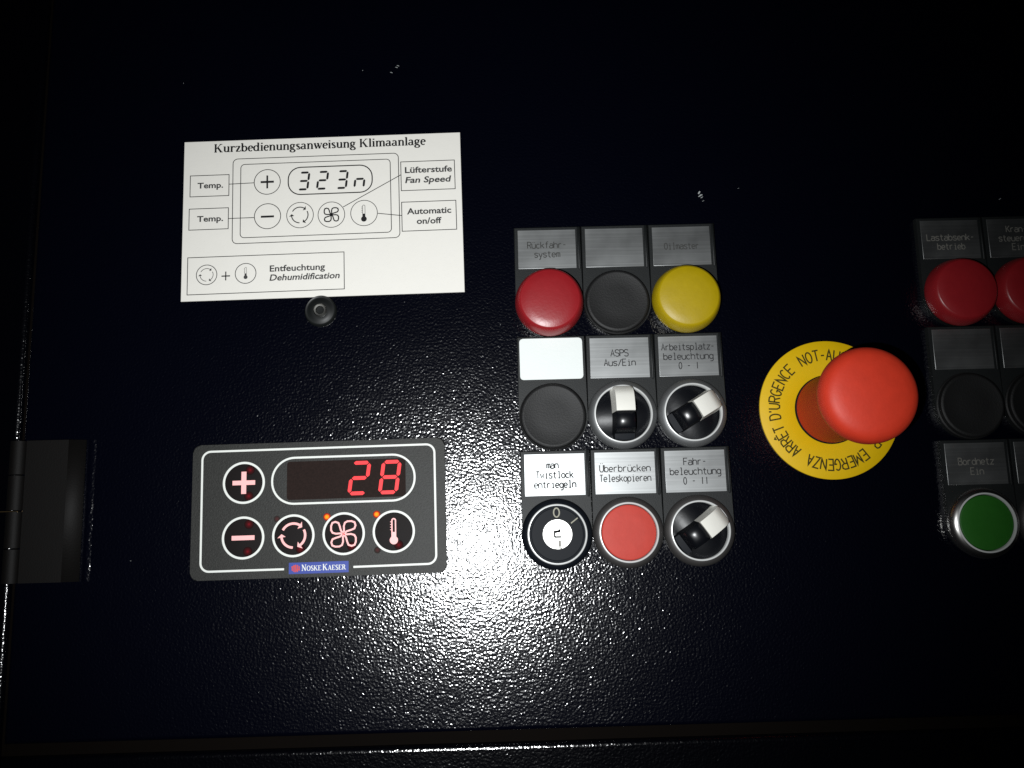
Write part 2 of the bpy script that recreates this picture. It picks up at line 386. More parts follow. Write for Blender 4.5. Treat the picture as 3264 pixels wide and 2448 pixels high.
    F['A'] = (7.2, [('h', [(1.2, .1), (3.5, 6.7)]), ('v', [(3.5, 6.7), (5.8, .1)]), ('h', [(1.9, 2.3), (4.9, 2.3)]), ('h', [(.2, .18), (2.3, .18)]), ('h', [(4.7, .18), (7, .18)])])
    F['R'] = (7.2, stem(1.5, 0, 6.7) + [c(3.2, 5.0, 1.7, 1.6, 90, -90, 8), ('h', [(1.5, 6.5), (3.3, 6.5)]), ('h', [(1.5, 3.4), (3.3, 3.4)]), ('v', [(3.4, 3.4), (5.8, .2)]), ('h', [(5.2, .18), (7, .18)])])
    return F
SF = serif_font()
def serif_text(ink, runs, x0, y0, width, cap, thick=1.45, thin=.62):
    """runs: list of (text, relative size); scaled to fill the given width"""
    tot = sum(sum(2.6 if ch == ' ' else SF[ch][0] for ch in t) * s for t, s in runs)
    ux = width / tot; uy = cap / 6.7; x = x0
    for t, s in runs:
        for ch in t:
            if ch == ' ': x += 2.6 * s * ux; continue
            adv, st = SF[ch]
            for kind, pts in st:
                q = [(x + px * ux * s, y0 + py * uy * s) for px, py in pts]
                k = (ux + uy) / 2 * s
                if kind == 'v': wd = thick * k
                elif kind == 'h': wd = thin * k
                else: wd = lambda d, k=k: (thin + (thick - thin) * abs(d.y) ** 1.3) * k
                ink.stroke(q, wd)
            x += adv * ux * s

FONT_CACHE = {}
def sans(text, width, cap, shear=0., bold=0.):
    """plain grotesque lettering as flat mesh data: list of verts (mm, baseline at 0, left at 0) and faces"""
    cu = bpy.data.curves.new('lettering', 'FONT'); cu.body = text; cu.size = 1; cu.resolution_u = 3
    cu.offset = bold
    o = bpy.data.objects.new('lettering', cu); sc.collection.objects.link(o)
    dg = bpy.context.evaluated_depsgraph_get(); me = bpy.data.meshes.new_from_object(o.evaluated_get(dg))
    vs = [v.co.copy() for v in me.vertices]; fs = [tuple(p.vertices) for p in me.polygons]
    bpy.data.objects.remove(o); bpy.data.curves.remove(cu); bpy.data.meshes.remove(me)
    xs = [v.x for v in vs]; a, b = min(xs), max(xs)
    ref = 0.72       # cap height of the built-in face at size 1
    out = [((v.x - a) / (b - a) * width + shear * v.y / ref * cap, v.y / ref * cap) for v in vs]
    return out, fs
def put_sans(name, items, m, parent, z=.03, loc=(0, 0, 0), rz=0):
    """items: (text, x, y, width, cap, shear, bold, bend) joined into one flat print"""
    V, Fc = [], []
    for it in items:
        t, x, y, wd, cap, sh, bo = it[:7]; bend = it[7] if len(it) > 7 else None
        vs, fs = sans(t, wd, cap, sh, bo); k = len(V)
        for px, py in vs:
            if bend:      # (start angle in degrees, clockwise; baseline radius)
                a = math.radians(bend[0] - math.degrees(px / (bend[1] + cap / 2))); r = bend[1] + py
                V.append((r * math.cos(a) * MM, r * math.sin(a) * MM, z * MM))
            else: V.append(((x + px) * MM, (y + py) * MM, z * MM))
        Fc += [tuple(i + k for i in f) for f in fs]
    me = bpy.data.meshes.new(name); me.from_pydata(V, [], Fc); me.update()
    bm = bmesh.new(); bm.from_mesh(me)
    for f in bm.faces:
        if f.normal.z < 0: f.normal_flip()
    bm.to_mesh(me); bm.free()
    return link(name, me, m, parent, loc, rz)

# ------------------------------------------------------------------ setting: door panel, frame round it
def panel_mesh():
    bm = bmesh.new(); box(bm, -228.5, 340, -203.6, 300, -2.4, 0)
    es = [e for e in bm.edges if all(v.co.z > -1 for v in e.verts)]
    bmesh.ops.bevel(bm, geom=es, offset=1.6, segments=5, profile=.5, affect='EDGES')
    return finish(bm, 'panel', 60)
tag(link('panel', panel_mesh(), M['panel']), kind='structure')
def rail_mesh(bx, along):
    bm = bmesh.new(); box(bm, *bx)
    es = [e for e in bm.edges if along(e)]
    bmesh.ops.bevel(bm, geom=es, offset=2.2, segments=6, profile=.5, affect='EDGES')
    return finish(bm, 'frame', 60)
tag(link('lower_frame', rail_mesh((-229, 340, -330, -208.6, -9, -.3), lambda e: all(v.co.z > -1 and v.co.y > -210 for v in e.verts)), M['frame']), kind='structure')
tag(link('side_frame', rail_mesh((-360, -230.4, -330, 300, -9, -.3), lambda e: all(v.co.z > -1 and v.co.x > -232 for v in e.verts)), M['frame']), kind='structure')
bm = bmesh.new(); box(bm, -360, 340, -330, 300, -12, -9.2)
tag(link('cabinet_floor', finish(bm, 'cabinet'), M['rubber_seal']), kind='structure')
bm = bmesh.new(); box(bm, -228.4, 340, -208.5, -203.7, -5, -2.6); box(bm, -230.3, -228.6, -208.5, 300, -5, -2.6)  # strips added to darken the gap between door and frame
tag(link('door_seal', finish(bm, 'seal'), M['rubber_seal']), kind='structure')

# ------------------------------------------------------------------ hinge at the left edge
hg = empty('hinge', (-229.6, -109.4, 0)); tag(hg, 'black painted butt hinge joining the dark panel to its side frame', 'hinge')
for k, (y0, y1) in enumerate(((15.6, 29.8), (.5, 15.0), (-15.3, -.2), (-29.8, -15.9))):
    bm = bmesh.new(); pr = []
    for t in range(9):
        a = math.pi * t / 8; pr.append((3.4 * math.cos(a), .6 + 3.2 * math.sin(a)))
    pr = [(3.4, 0)] + pr + [(-3.4, 0)]
    A = [bm.verts.new((x, y0, z)) for x, z in pr]; Bv = [bm.verts.new((x, y1, z)) for x, z in pr]
    bm.faces.new(A); bm.faces.new(Bv[::-1])
    for i in range(len(pr)): bm.faces.new((A[i], Bv[i], Bv[(i + 1) % len(pr)], A[(i + 1) % len(pr)]))
    bmesh.ops.recalc_face_normals(bm, faces=bm.faces)
    link('knuckle', finish(bm, 'knuckle', 40), M['hinge'], hg)
bm = bmesh.new()
pr = [(4.6, 0), (4.6, 3.2), (22.4, 3.2), (28.6, 1.1), (28.6, 0)]
A = [bm.verts.new((x, -29.8, z)) for x, z in pr]; Bv = [bm.verts.new((x, 29.8, z)) for x, z in pr]
bm.faces.new(A); bm.faces.new(Bv[::-1])
for i in range(len(pr)): bm.faces.new((A[i], Bv[i], Bv[(i + 1) % len(pr)], A[(i + 1) % len(pr)]))
bmesh.ops.recalc_face_normals(bm, faces=bm.faces)
link('leaf', finish(bm, 'leaf', 10), M['hinge'], hg)
bm = bmesh.new(); rnd = random.Random(3)
rows = []
for j in range(61):
    y = -29.8 + 59.6 * j / 60
    rows.append([bm.verts.new((29.2 + 3.6 * i / 5 + rnd.uniform(-.12, .12), y, .1 + .3 * math.sin(math.pi * i / 5) * (1 + rnd.uniform(-.35, .3)))) for i in range(6)])
for a, b in zip(rows, rows[1:]):
    for i in range(5): bm.faces.new((a[i], a[i + 1], b[i + 1], b[i]))
link('sealant_bead', finish(bm, 'bead', 60), M['panel'], hg)
bm = bmesh.new(); box(bm, -8.5, 1.5, -.16, .12, 1.0, 3.75)  # strip added to give the gold glint at the pin gap
link('pin_washer', finish(bm, 'pin'), M['brass'], hg)

# ------------------------------------------------------------------ instruction card
card = empty('instruction_card', (-100.4, 19.0, .05), math.radians(.85))
tag(card, 'white printed card headed Kurzbedienungsanweisung Klimaanlage stuck above the lit controller', 'card')
bm = bmesh.new(); v = [(-62.95, -37.3), (62.7, -37.9), (63.0, 37.65), (-62.8, 37.75)]
link('card_sheet', outline_prism(v, 0, .45, .12, 1, 'card'), M['card'], card)
ZC = .47
ik = Ink(ZC); serif_text(ik, [('Kurzbedienungsanweisung Klimaanlage', 1)], -49.4, 32.2, 96.6, 3.95)
ik.build('heading_text', M['ink'], card)
def loop(ink, cx, cy, w_, h_, r, wd): ink.stroke([(cx + x, cy + y) for x, y in rrect(w_, h_, r)], wd, True)
ik = Ink(ZC)
loop(ik, -3.0, 8.55, 75.1, 40.2, 2.2, .34); loop(ik, -3.1, 8.5, 67.8, 34.8, 1.8, .34)
loop(ik, 3.5, 17.0, 38.0, 13.0, 5.6, .52)
ik.build('diagram_outline', M['ink'], card)
def sym_recirc(ink, cx, cy, r, wd, head):
    for a0, a1 in ((152, 58), (28, -54), (-92, -172)):
        ink.stroke(arc(cx, cy, r, r, a0, a1, 10), wd)
        t = math.radians(a1 - 16); b = math.radians(a1)
        tip = (cx + r * math.cos(t), cy + r * math.sin(t))
        for_ = [(cx + (r + s * head * .55) * math.cos(b), cy + (r + s * head * .55) * math.sin(b)) for s in (1, -1)]
        ink.poly([tip] + for_)
def sym_fan(ink, cx, cy, s, wd):
    lobe = [(0, 0), (.25, 1.2), (.15, 3.2), (.6, 4.6), (1.7, 5.2), (3.4, 5.2), (4.7, 4.7), (5.1, 3.4), (4.6, 2.1), (3.2, 1.55), (1.5, 1.1), (0, 0)]
    for k in range(4):
        c_, s_ = math.cos(k * math.pi / 2), math.sin(k * math.pi / 2)
        ink.stroke([(cx + (x * c_ - y * s_) * s / 5.2, cy + (x * s_ + y * c_) * s / 5.2) for x, y in lobe], wd)
def sym_therm(ink, cx, cy, s, wd, hollow=False):
    u = s / 5.3; 
    ink.stroke([(cx - .75 * u, cy - 2.6 * u)] + [(cx - .75 * u, cy + 4.4 * u)] + arc(cx, cy + 4.4 * u, .75 * u, .75 * u, 180, 0, 6) + [(cx + .75 * u, cy - 2.6 * u)], wd)
    ink.disc(cx, cy - 3.8 * u, 1.75 * u)
    ink.rect(cx - .8 * u, cx + .8 * u, cy - 3.4 * u, cy - .4 * u)
    for k in range(4): ink.rect(cx - 1.5 * u, cx - .9 * u, cy + (.4 + 1.1 * k) * u, cy + (.7 + 1.1 * k) * u)
def ring(ink, cx, cy, r, wd): ink.stroke(arc(cx, cy, r, r, 0, 360, 48), wd, True)
ik = Ink(ZC); ring(ik, -25, 17.1, 5.9, .34); ik.rect(-28, -22, 16.6, 17.6); ik.rect(-25.4, -24.6, 14, 20.2); ik.build('plus_key_drawing', M['ink'], card)
ik = Ink(ZC); ring(ik, -24.8, .8, 5.9, .34); ik.rect(-27.8, -21.9, .15, 1.1); ik.build('minus_key_drawing', M['ink'], card)
ik = Ink(ZC); ring(ik, -10.2, .75, 6.0, .3); sym_recirc(ik, -10.3, .8, 3.7, .46, 2.2); ik.build('recirculation_key_drawing', M['ink'], card)
ik = Ink(ZC); ring(ik, 3.9, .4, 6.0, .3); sym_fan(ik, 3.9, .4, 3.2, .55); ik.build('fan_key_drawing', M['ink'], card)
ik = Ink(ZC); ring(ik, 18.6, .6, 6.0, .3); sym_therm(ik, 18.5, .6, 3.9, .2); ik.build('thermometer_key_drawing', M['ink'], card)
SEG = {'2': 'abged', '3': 'abgcd', '8': 'abcdefg', 'n': 'ceg'}
def digit(ink, ch, x, y, w_, h_, t, slant=.12, gap=.22):
    """seven segments from (x,y) lower left"""
    sx = lambda px, py: (x + px + slant * py, y + py)
    m2 = h_ / 2; S = {'a': ((0, h_), (w_, h_)), 'd': ((0, 0), (w_, 0)), 'g': ((0, m2), (w_, m2)), 'f': ((0, m2), (0, h_)), 'e': ((0, 0), (0, m2)), 'b': ((w_, m2), (w_, h_)), 'c': ((w_, 0), (w_, m2))}
    for k in SEG[ch]:
        (ax, ay), (bx, by) = S[k]; L_ = math.hypot(bx - ax, by - ay); dx, dy = (bx - ax) / L_, (by - ay) / L_
        a = (ax + dx * gap, ay + dy * gap); b = (bx - dx * gap, by - dy * gap); px, py = -dy * t / 2, dx * t / 2
        pts = [a, (a[0] + dx * t / 2 + px, a[1] + dy * t / 2 + py), (b[0] - dx * t / 2 + px, b[1] - dy * t / 2 + py), b, (b[0] - dx * t / 2 - px, b[1] - dy * t / 2 - py), (a[0] + dx * t / 2 - px, a[1] + dy * t / 2 - py)]
        ink.poly([sx(*p) for p in pts])
for ch, x in (('3', -11.0), ('2', -2.5), ('3', 6.4), ('n', 14.4)):
    ik = Ink(ZC); digit(ik, ch, x, 12.9, 4.1, 8.0, 1.0, .12, .2); ik.build('printed_digit', M['ink'], card)
def boxed(name, x0, x1, y0, y1, items):
    ik = Ink(ZC); ik.stroke([(x0, y0), (x1, y0), (x1, y1), (x0, y1)], .34, True)
    o = ik.build(name, M['ink'], card)
    put_sans('caption_text', items, M['grey_ink'], o, ZC + .004)
boxed('temp_box', -59.8, -42.3, 11.3, 21.3, [('Temp.', -56.5, 15.2, 11.6, 2.7, 0, .028)])
boxed('temp_box', -60.0, -42.4, -4.4, 5.5, [('Temp.', -56.4, -.6, 11.7, 2.7, 0, .028)])
boxed('fan_speed_box', 35.6, 60.0, 10.5, 24.3, [('Lüfterstufe', 37.4, 18.9, 21.4, 2.9, 0, .026), ('Fan Speed', 37.4, 14.1, 20.4, 2.9, .2, .026)])
boxed('automatic_box', 35.6, 60.1, -8.7, 5.0, [('Automatic', 37.9, -.8, 20.0, 2.9, 0, .026), ('on/off', 42.2, -5.5, 11.2, 2.9, 0, .026)])
boxed('dehumidification_box', -60.2, 9.4, -34.4, -17.3, [('Entfeuchtung', -23.7, -25.1, 24.6, 2.9, 0, .022), ('Dehumidification', -23.8, -29.3, 31.0, 2.9, .2, .022)])
for a, b in (((-42.3, 16.7), (-31, 16.9)), ((-42.4, .4), (-30.8, .4)), ((35.5, 18.1), (9.2, 3.8)), ((24.8, .2), (35.6, -1.3))):
    ik = Ink(ZC); ik.stroke([a, b], .34); ik.build('pointer_line', M['ink'], card)
ik = Ink(ZC); ring(ik, -51.7, -25.5, 4.55, .34); sym_recirc(ik, -51.7, -25.5, 2.9, .28, 1.6); ik.build('recirculation_key_drawing', M['grey_ink'], card)
ik = Ink(ZC); ring(ik, -34.4, -25.5, 4.6, .34); sym_therm(ik, -34.4, -25.3, 2.7, .16); ik.build('thermometer_key_drawing', M['grey_ink'], card)
ik = Ink(ZC); ik.rect(-45.1, -41.3, -26.65, -26.1); ik.rect(-43.45, -42.95, -28.4, -24.3); ik.build('plus_sign', M['ink'], card)

# ------------------------------------------------------------------ cup-washer screw under the card
scr = empty('screw', (-100.9, -25.1, 0)); tag(scr, 'small dark socket screw in a cup washer just below the white card', 'screw')
link('cup_washer', lathe([(7.1, 0), (7.1, .5), (6.7, 1.0), (6.2, .8), (5.7, .85), (4.6, 1.15), (3.0, 1.5), (2.5, 1.4), (0, 1.4)], 48, 60), M['rubber'], scr)
link('screw_head', lathe([(2.9, 1.3), (2.9, 2.1), (2.45, 2.5), (1.9, 2.45), (1.65, 2.1), (1.55, 1.45)], 40, 40), M['steel'], scr)
link('hex_socket', lathe([(1.58, 1.5), (0, 1.45)], 6, 20), M['rubber'], scr)

# ------------------------------------------------------------------ climate controller
ctl = empty('climate_controller', (-100.55, -111.5, 0), math.radians(.35))
tag(ctl, 'dark grey keypad controller with lit red 28 and white ringed keys', 'controller')
link('front_foil', outline_prism(rrect(107.5, 56.8, 3.2), 0, 2.0, .35, 2, 'foil'), M['foil'], ctl)
ZF = 2.03
ik = Ink(ZF)
W2, H2, cr = 49.4, 24.9, 3.6
fr = [(14.6, -24.8)] + [(W2 - cr, -24.6)] + arc(W2 - cr, -24.6 + cr, cr, cr, -90, 0, 8)[1:] + arc(W2 - cr, 25.7 - cr, cr, cr, 0, 90, 8) + arc(-W2 - .3 + cr, 25.5 - cr, cr, cr, 90, 180, 8) + arc(-W2 + cr, -24.8 + cr, cr, cr, 180, 270, 8) + [(-14.4, -24.8)]
ik.stroke(fr, .85); ik.build('border_line', M['white_print'], ctl)
disp = link('display_window', outline_prism(rrect(59.6, 19.2, 9.2), 2.0, 2.12, .04, 1, 'window'), M['foil'], ctl, (10.5, 12.0, 0))
ik = Ink(2.14); ik.poly(rrect(50.5, 16.2, 1.2)); ik.build('smoked_window', M['window'], disp, (1.2, 0, 0))
ik = Ink(2.2); ik.stroke(rrect(60.6, 19.5, 9.5, 12), .85, True); ik.build('display_ring', M['white_print'], disp)
for ch, x in (('2', 3.5), ('8', 16.5)):
    ik = Ink(2.22); digit(ik, ch, x - 1.1, -6.2, 6.9, 12.9, 1.55, .14, .28); ik.build('lit_digit', M['led_red'], disp)
def keypad_key(x, y, sym, name, leaks):
    k = link('key', lathe([(8.35, 2.0), (8.3, 2.14), (7.6, 2.2), (0, 2.24)], 48, 40), M['key_foil'], ctl, (x, y, 0)); k['label'] = name
    link('key_ring', lathe([(8.95, 2.0), (8.92, 2.32), (8.7, 2.36), (8.15, 2.36), (7.98, 2.34), (7.97, 2.0)], 56, 30), M['white_print'], k)
    ik = Ink(2.27); sym(ik); ik.build('key_symbol', M['pink_print'], k)
    for lx, ly in leaks:
        link('light_leak', lathe([(2.0, 0), (0, .028)], 20, 60, 'leak'), M['leak'], k, (lx, ly, 2.235))
keypad_key(-31.8, 11.8, lambda i: (i.rect(-4.8, 4.8, -.95, .95), i.rect(-1.05, 1.05, -4.7, 4.7)), 'key with a plus sign', ((2.2, -5.7), (2.6, 5.3)))
keypad_key(-31.7, -11.3, lambda i: i.rect(-4.8, 4.8, -.95, .95), 'key with a minus sign', ((2.0, -5.7), (2.4, 5.6)))
keypad_key(-10.6, -11.1, lambda i: sym_recirc(i, 0, .1, 5.0, 1.0, 3.2), 'key with three circling arrows', ((3.0, -5.6),))
keypad_key(10.6, -10.9, lambda i: sym_fan(i, -.1, -.1, 5.2, .75), 'key with a fan symbol', ((3.4, -5.4),))
keypad_key(31.7, -10.7, lambda i: sym_therm(i, 0, .2, 5.3, .55), 'key with a thermometer symbol', ((2.0, -5.6),))
for x, y in ((3.5, -3.7), (24.5, -3.3)):
    o = link('indicator_light', lathe([(1.6, 0), (1.2, .2), (0, .35)], 24, 60), M['amber_led'], ctl, (x, y, 2.0)); o['label'] = 'lit amber indicator light'
for x, y in ((-17.6, -3.9), (24.7, -18.2)):
    o = link('indicator_light', lathe([(1.4, 0), (0, .02)], 24, 60), M['dim_led'], ctl, (x, y, 2.01)); o['label'] = 'dim red indicator light'
lg = Ink(ZF); lg.rect(-12.4, 12.6, -26.9, -22.25); lg = lg.build('maker_plate', M['blue_print'], ctl)
ik = Ink(ZF + .02); serif_text(ik, [('N', 1), ('OSKE', .8), (' ', .5), ('K', 1), ('AESER', .8)], -7.1, -25.7, 18.6, 2.5, 1.3, .6)
ik.build('maker_name', M['white_print'], lg)
ik = Ink(ZF + .02)
for k in range(5):
    hh = (1.3, 1.8, 1.9, 1.8, 1.3)[k]; x = -11.2 + k * .72
    ik.poly([(x, -24.6 - hh + .5), (x + .5, -24.6 - hh + .2), (x + .5, -24.6 + hh - .6), (x, -24.6 + hh - .3)])
ik.stroke([(-11.3, -24.1), (-9.7, -23.6), (-9.5, -25.4), (-7.9, -25.0)], .45)
ik.build('maker_emblem', M['logo_red'], lg)

# ------------------------------------------------------------------ 22 mm operators on 30 x 50 legend holders
def holder_outline():
    pts = [(-14.6, 10.3), (-14.6, -25)]
    pts += arc(.2, -25, 14.8, 14.4, 180, 360, 24)[1:]
    pts += [(15.0, 10.3)]
    return pts[::-1]
HOLD = outline_prism(holder_outline(), 0, 2.9, .35, 2, 'holder')
bm = bmesh.new(); box(bm, -12.95, 12.95, -8.95, 8.95, 2.3, 3.15)
PLATE = bevelled(bm, .14, 2, name='plate')
def holder_ridge():
    bm = bmesh.new(); box(bm, 13.5, 14.5, -9.6, 9.9, 2.85, 3.5)
    return bevelled(bm, .2, 1, name='ridge')
RIDGE = holder_ridge()
BEZ = lathe([(14.9, 2.2)] + [(12.5 + 2.4 * (math.sin(math.radians(t)) - .34) / .66, 3.2 + 3.2 * math.cos(math.radians(t)) / .94) for t in range(90, 19, -7)], 80, 60, 'bezel')
RIM = lathe([(12.58, 6.2), (12.55, 6.5), (12.35, 6.68), (11.95, 6.68), (11.8, 6.5), (11.75, 4.0)], 80, 50, 'rim')
FLUSH = lathe([(11.45, 4.0), (11.45, 5.7), (11.2, 6.0), (10.8, 6.1), (6, 6.2), (0, 6.22)], 72, 40, 'flush')
DARKGAP = lathe([(11.75, 4.3), (0, 4.3)], 48, 40, 'gap')
DOME = lathe([(13.6, 2.5), (14.6, 3.2), (14.95, 4.4), (14.95, 5.6), (14.7, 7.4), (14.2, 9.4), (13.6, 10.8), (13.0, 11.6), (12.4, 11.95), (12.25, 11.95), (12.1, 12.02), (9, 12.45), (5, 12.75), (0, 12.85)], 96, 40, 'dome')
PLUG = lathe([(14.6, 2.6), (14.5, 3.3), (13.95, 3.7), (13.9, 4.9), (13.6, 5.6), (13.0, 5.95), (12.5, 5.95), (12.2, 5.85), (6, 5.8), (0, 5.8)], 80, 35, 'plug')
KEYBODY = lathe([(11.75, 5.1), (10.9, 5.3), (10.7, 5.7), (7, 5.75), (6.35, 5.75)], 72, 40, 'keybody')
KEYCYL = lathe([(6.3, 5.0), (6.3, 6.7), (6.05, 6.95), (0, 7.0)], 64, 40, 'keycyl')
def dish_mesh():
    bm = bmesh.new(); n, R_ = 64, 11.72; rings = []
    f = lambda x, y: max(3.2, 5.8 - .10 * max(0, abs(x) - 4) - .007 * max(0, abs(x) - 4) ** 2 - .026 * y * y)
    for i in range(1, 15):
        r = R_ * i / 14
        rings.append([bm.verts.new((r * math.cos(2 * math.pi * k / n), r * math.sin(2 * math.pi * k / n), min(6.4, f(r * math.cos(2 * math.pi * k / n), r * math.sin(2 * math.pi * k / n))))) for k in range(n)])
    c = bm.verts.new((0, 0, f(0, 0)))
    for k in range(n): bm.faces.new((c, rings[0][k], rings[0][(k + 1) % n]))
    for a, b in zip(rings, rings[1:]):
        for k in range(n): bm.faces.new((a[k], b[k], b[(k + 1) % n], a[(k + 1) % n]))
    return finish(bm, 'dish', 40)
DISH = dish_mesh()
def bar_mesh(y0, y1, ztop, wt, wb, crown, bev, n=14, m_=8, name='bar', rlim=11.55):
    """ridge of the knob between y0 and y1: crowned across, with an arched top line"""
    bm = bmesh.new(); rows = []
    for j in range(n + 1):
        y = y0 + (y1 - y0) * j / n; zt = ztop(y); row = []
        lim = math.sqrt(max(0.5, rlim ** 2 - y * y)) if rlim else 99
        row.append((-min(wb, lim), y, 3.0))
        for i in range(m_ + 1):
            u = -1 + 2 * i / m_
            row.append((min(wt, lim) * u, y, zt - crown * abs(u) ** 2.6))
        row.append((min(wb, lim), y, 3.0)); rows.append([bm.verts.new(p) for p in row])
    for a, b in zip(rows, rows[1:]):
        for i in range(len(a) - 1): bm.faces.new((a[i], a[i + 1], b[i + 1], b[i]))
    bm.faces.new(rows[0]); bm.faces.new(rows[-1][::-1])
    bmesh.ops.recalc_face_normals(bm, faces=bm.faces)
    return finish(bm, name, 48)
arch = lambda y: 15.2 - .030 * y * y - (0 if abs(y) < 7.5 else .16 * (abs(y) - 7.5) ** 2)
POINTER = bar_mesh(.35, 11.6, lambda y: arch(y), 3.95, 5.1, .25, .2, name='pointer', rlim=12.2)
GRIP = bar_mesh(-8.6, .3, lambda y: 14.6 - .075 * (y + 3.2) ** 2 - (0 if y > -6.5 else .7 * (y + 6.5) ** 2), 3.95, 5.1, 1.1, .2, name='grip')
HEEL = bar_mesh(-11.3, -8.7, lambda y: 7.6 + .25 * (y + 11.3), 4.3, 4.6, .15, .1, n=5, name='heel')

def control(name, x, y, label, cat, group, plate_lines, groove_tone='normal', blank=False):
    t = empty(name, (x, y, 0)); tag(t, label, cat, group)
    link('legend_holder', HOLD, M['holder'], t)
    if blank:
        s = link('legend_insert', outline_prism(rrect(27.4, 18.2, 1.5), 2.5, 3.25, .1, 1, 'insert'), M['sticker'], t, (.1, .3, 0)); s['label'] = 'plain white rounded insert'
    else:
        p = link('legend_plate', PLATE, M['alu'], t, (-.1, 0, 0), math.radians(random.uniform(-.35, .35)))
        if plate_lines:
            ik = Ink(3.17)
            for txt, ty, pitch in plate_lines: engrave(ik, txt, 0, ty, pitch, wd=.5 if y == -100 and x == 0 else .38)
            ik.build('engraved_text', M[{'soft': 'engrave_soft', 'worn': 'engrave_worn'}.get(groove_tone, 'engrave')], p)
        link('holder_ridge', RIDGE, M['holder'], t)
    return t
O = (0, -25, 0)
def dome(t, m): link('button_cap', DOME, M[m], t, O)
def plug(t): link('plug_cap', PLUG, M['plug'], t, O)
def bezel(t, m='bezel'):
    link('bezel', BEZ, M[m], t, O); link('bright_rim', RIM, M['rim'], t, O)
def flush(t, m, bz='bezel_dark'):
    bezel(t, bz); link('button_well', DARKGAP, M['gloss'], t, O); link('button_cap', FLUSH, M[m], t, O)
def selector(t, ang, bz='bezel'):
    bezel(t, bz); link('knob_dish', DISH, M['dish'], t, O, ang)
    link('pointer_insert', POINTER, M['ivory'], t, O, ang); link('knob_grip', GRIP, M['gloss'], t, O, ang); link('knob_heel', HEEL, M['satin_black'], t, O, ang)
def keyswitch(t):
    bezel(t, 'satin_black'); link('lock_face', KEYBODY, M['satin_black'], t, O)
    c = link('lock_cylinder', KEYCYL, M['chrome'], t, O)
    ik = Ink(7.03)
    ik.poly([(-1.6, .4), (1.3, .8), (1.3, 2.4), (.6, 2.0), (.4, 1.75), (-1.6, 1.5)]); ik.rect(-1.6, -.85, -1.35, .6); ik.rect(-1.4, 1.5, -1.5, -.7)
    ik.build('keyhole', M['hole'], c)
    ik = Ink(7.03); ik.rect(.1, 1.4, -5.2, -2.4); ik.poly([(-1.5, -5.9), (-.6, -5.3), (1.9, -5.3), (1.6, -5.9)]); ik.build('key_groove', M['groove'], c)
    ik = Ink(5.8); ik.stroke(arc(-.1, 9.0, 1.2, 1.85, 0, 360, 24), .55, True); ik.build('zero_mark', M['beige_print'], t, O)
    ik = Ink(5.8); a = math.radians(37); ik.stroke([(7.3 * math.cos(a), 7.3 * math.sin(a)), (10.9 * math.cos(a), 10.9 * math.sin(a))], .5); ik.build('position_mark', M['beige_print'], t, O)

G1 = 'controls in the three by three block beside the emergency stop'
t = control('push_button', 0, 0, 'glossy red domed push button under the plate engraved Rückfahrsystem', 'push button', G1, [('Rückfahr-', 1.9, 1.95), ('system', -2.3, 1.95)], 'soft'); dome(t, 'red')
t = control('blanking_plug', 30, 0, 'charcoal blanking plug between the red and yellow domed buttons, plate blank', 'blanking plug', G1, None); plug(t)
t = control('push_button', 60, 0, 'yellow domed push button under the plate engraved Oilmaster', 'push button', G1, [('Oilmaster', 0, 1.75)], 'soft'); dome(t, 'yellow')
t = control('blanking_plug', 0, -50, 'charcoal blanking plug below a plain white rounded insert', 'blanking plug', G1, None, blank=True); plug(t)
t = control('selector_switch', 30, -50, 'rotary switch with ivory pointer upright, plate engraved ASPS Aus/Ein', 'selector switch', G1, [('ASPS', 2.1, 2.0), ('Aus/Ein', -2.1, 2.0)]); selector(t, 0)
t = control('selector_switch', 60, -50, 'rotary switch with pointer turned right, plate engraved Arbeitsplatzbeleuchtung', 'selector switch', G1, [('Arbeitsplatz-', 4.2, 1.8), ('beleuchtung', 0, 2.0), ('0 - I', -4.2, 1.85)], 'mid'); selector(t, math.radians(-60))
t = control('key_switch', 0, -100, 'black key switch with steel lock, plate engraved man. Twistlock entriegeln', 'key switch', G1, [('man.', 4.1, 1.75), ('Twistlock', 0, 1.8), ('entriegeln', -4.1, 1.8)]); keyswitch(t)
t = control('push_button', 30, -100, 'flat faded red push button under the plate engraved Überbrücken Teleskopieren', 'push button', G1, [('Überbrücken', 2.0, 2.0), ('Teleskopieren', -2.2, 1.7)]); flush(t, 'orange_red')
t = control('selector_switch', 60, -100, 'rotary switch with pointer turned right, plate engraved Fahrbeleuchtung', 'selector switch', G1, [('Fahr-', 4.1, 2.0), ('beleuchtung', 0, 2.0), ('0 - II', -4.1, 1.85)]); selector(t, math.radians(-55), 'bezel_dark')
G2 = 'controls in the block at the right edge'
X2 = 180.4
t = control('push_button', X2, 0, 'red domed push button at the right, plate with two dim engraved lines', 'push button', G2, [('Lastabsenk-', 1.0, 1.95), ('betrieb', -3.2, 1.8)], 'worn'); dome(t, 'red')
t = control('push_button', X2 + 30, 0, 'red domed push button cut by the right picture edge', 'push button', G2, [('Kran-', 4.2, 1.9), ('steuerung', 0, 1.9), ('Ein', -4.1, 1.9)], 'worn'); dome(t, 'red')
t = control('blanking_plug', X2, -50, 'black blanking plug in shade above the green button, plate blank', 'blanking plug', G2, None); plug(t)
t = control('blanking_plug', X2 + 30, -50, 'black blanking plug cut by the right picture edge', 'blanking plug', G2, None); plug(t)
t = control('push_button', X2, -100, 'flat green push button in a silver bezel, plate engraved Bordnetz Ein', 'push button', G2, [('Bordnetz', 1.0, 1.95), ('Ein', -3.2, 1.95)], 'worn'); flush(t, 'green', 'silver')
t = control('push_button', X2 + 30, -100, 'flat dark red push button cut by the right edge beside the green one', 'push button', G2, None); flush(t, 'dull_red')

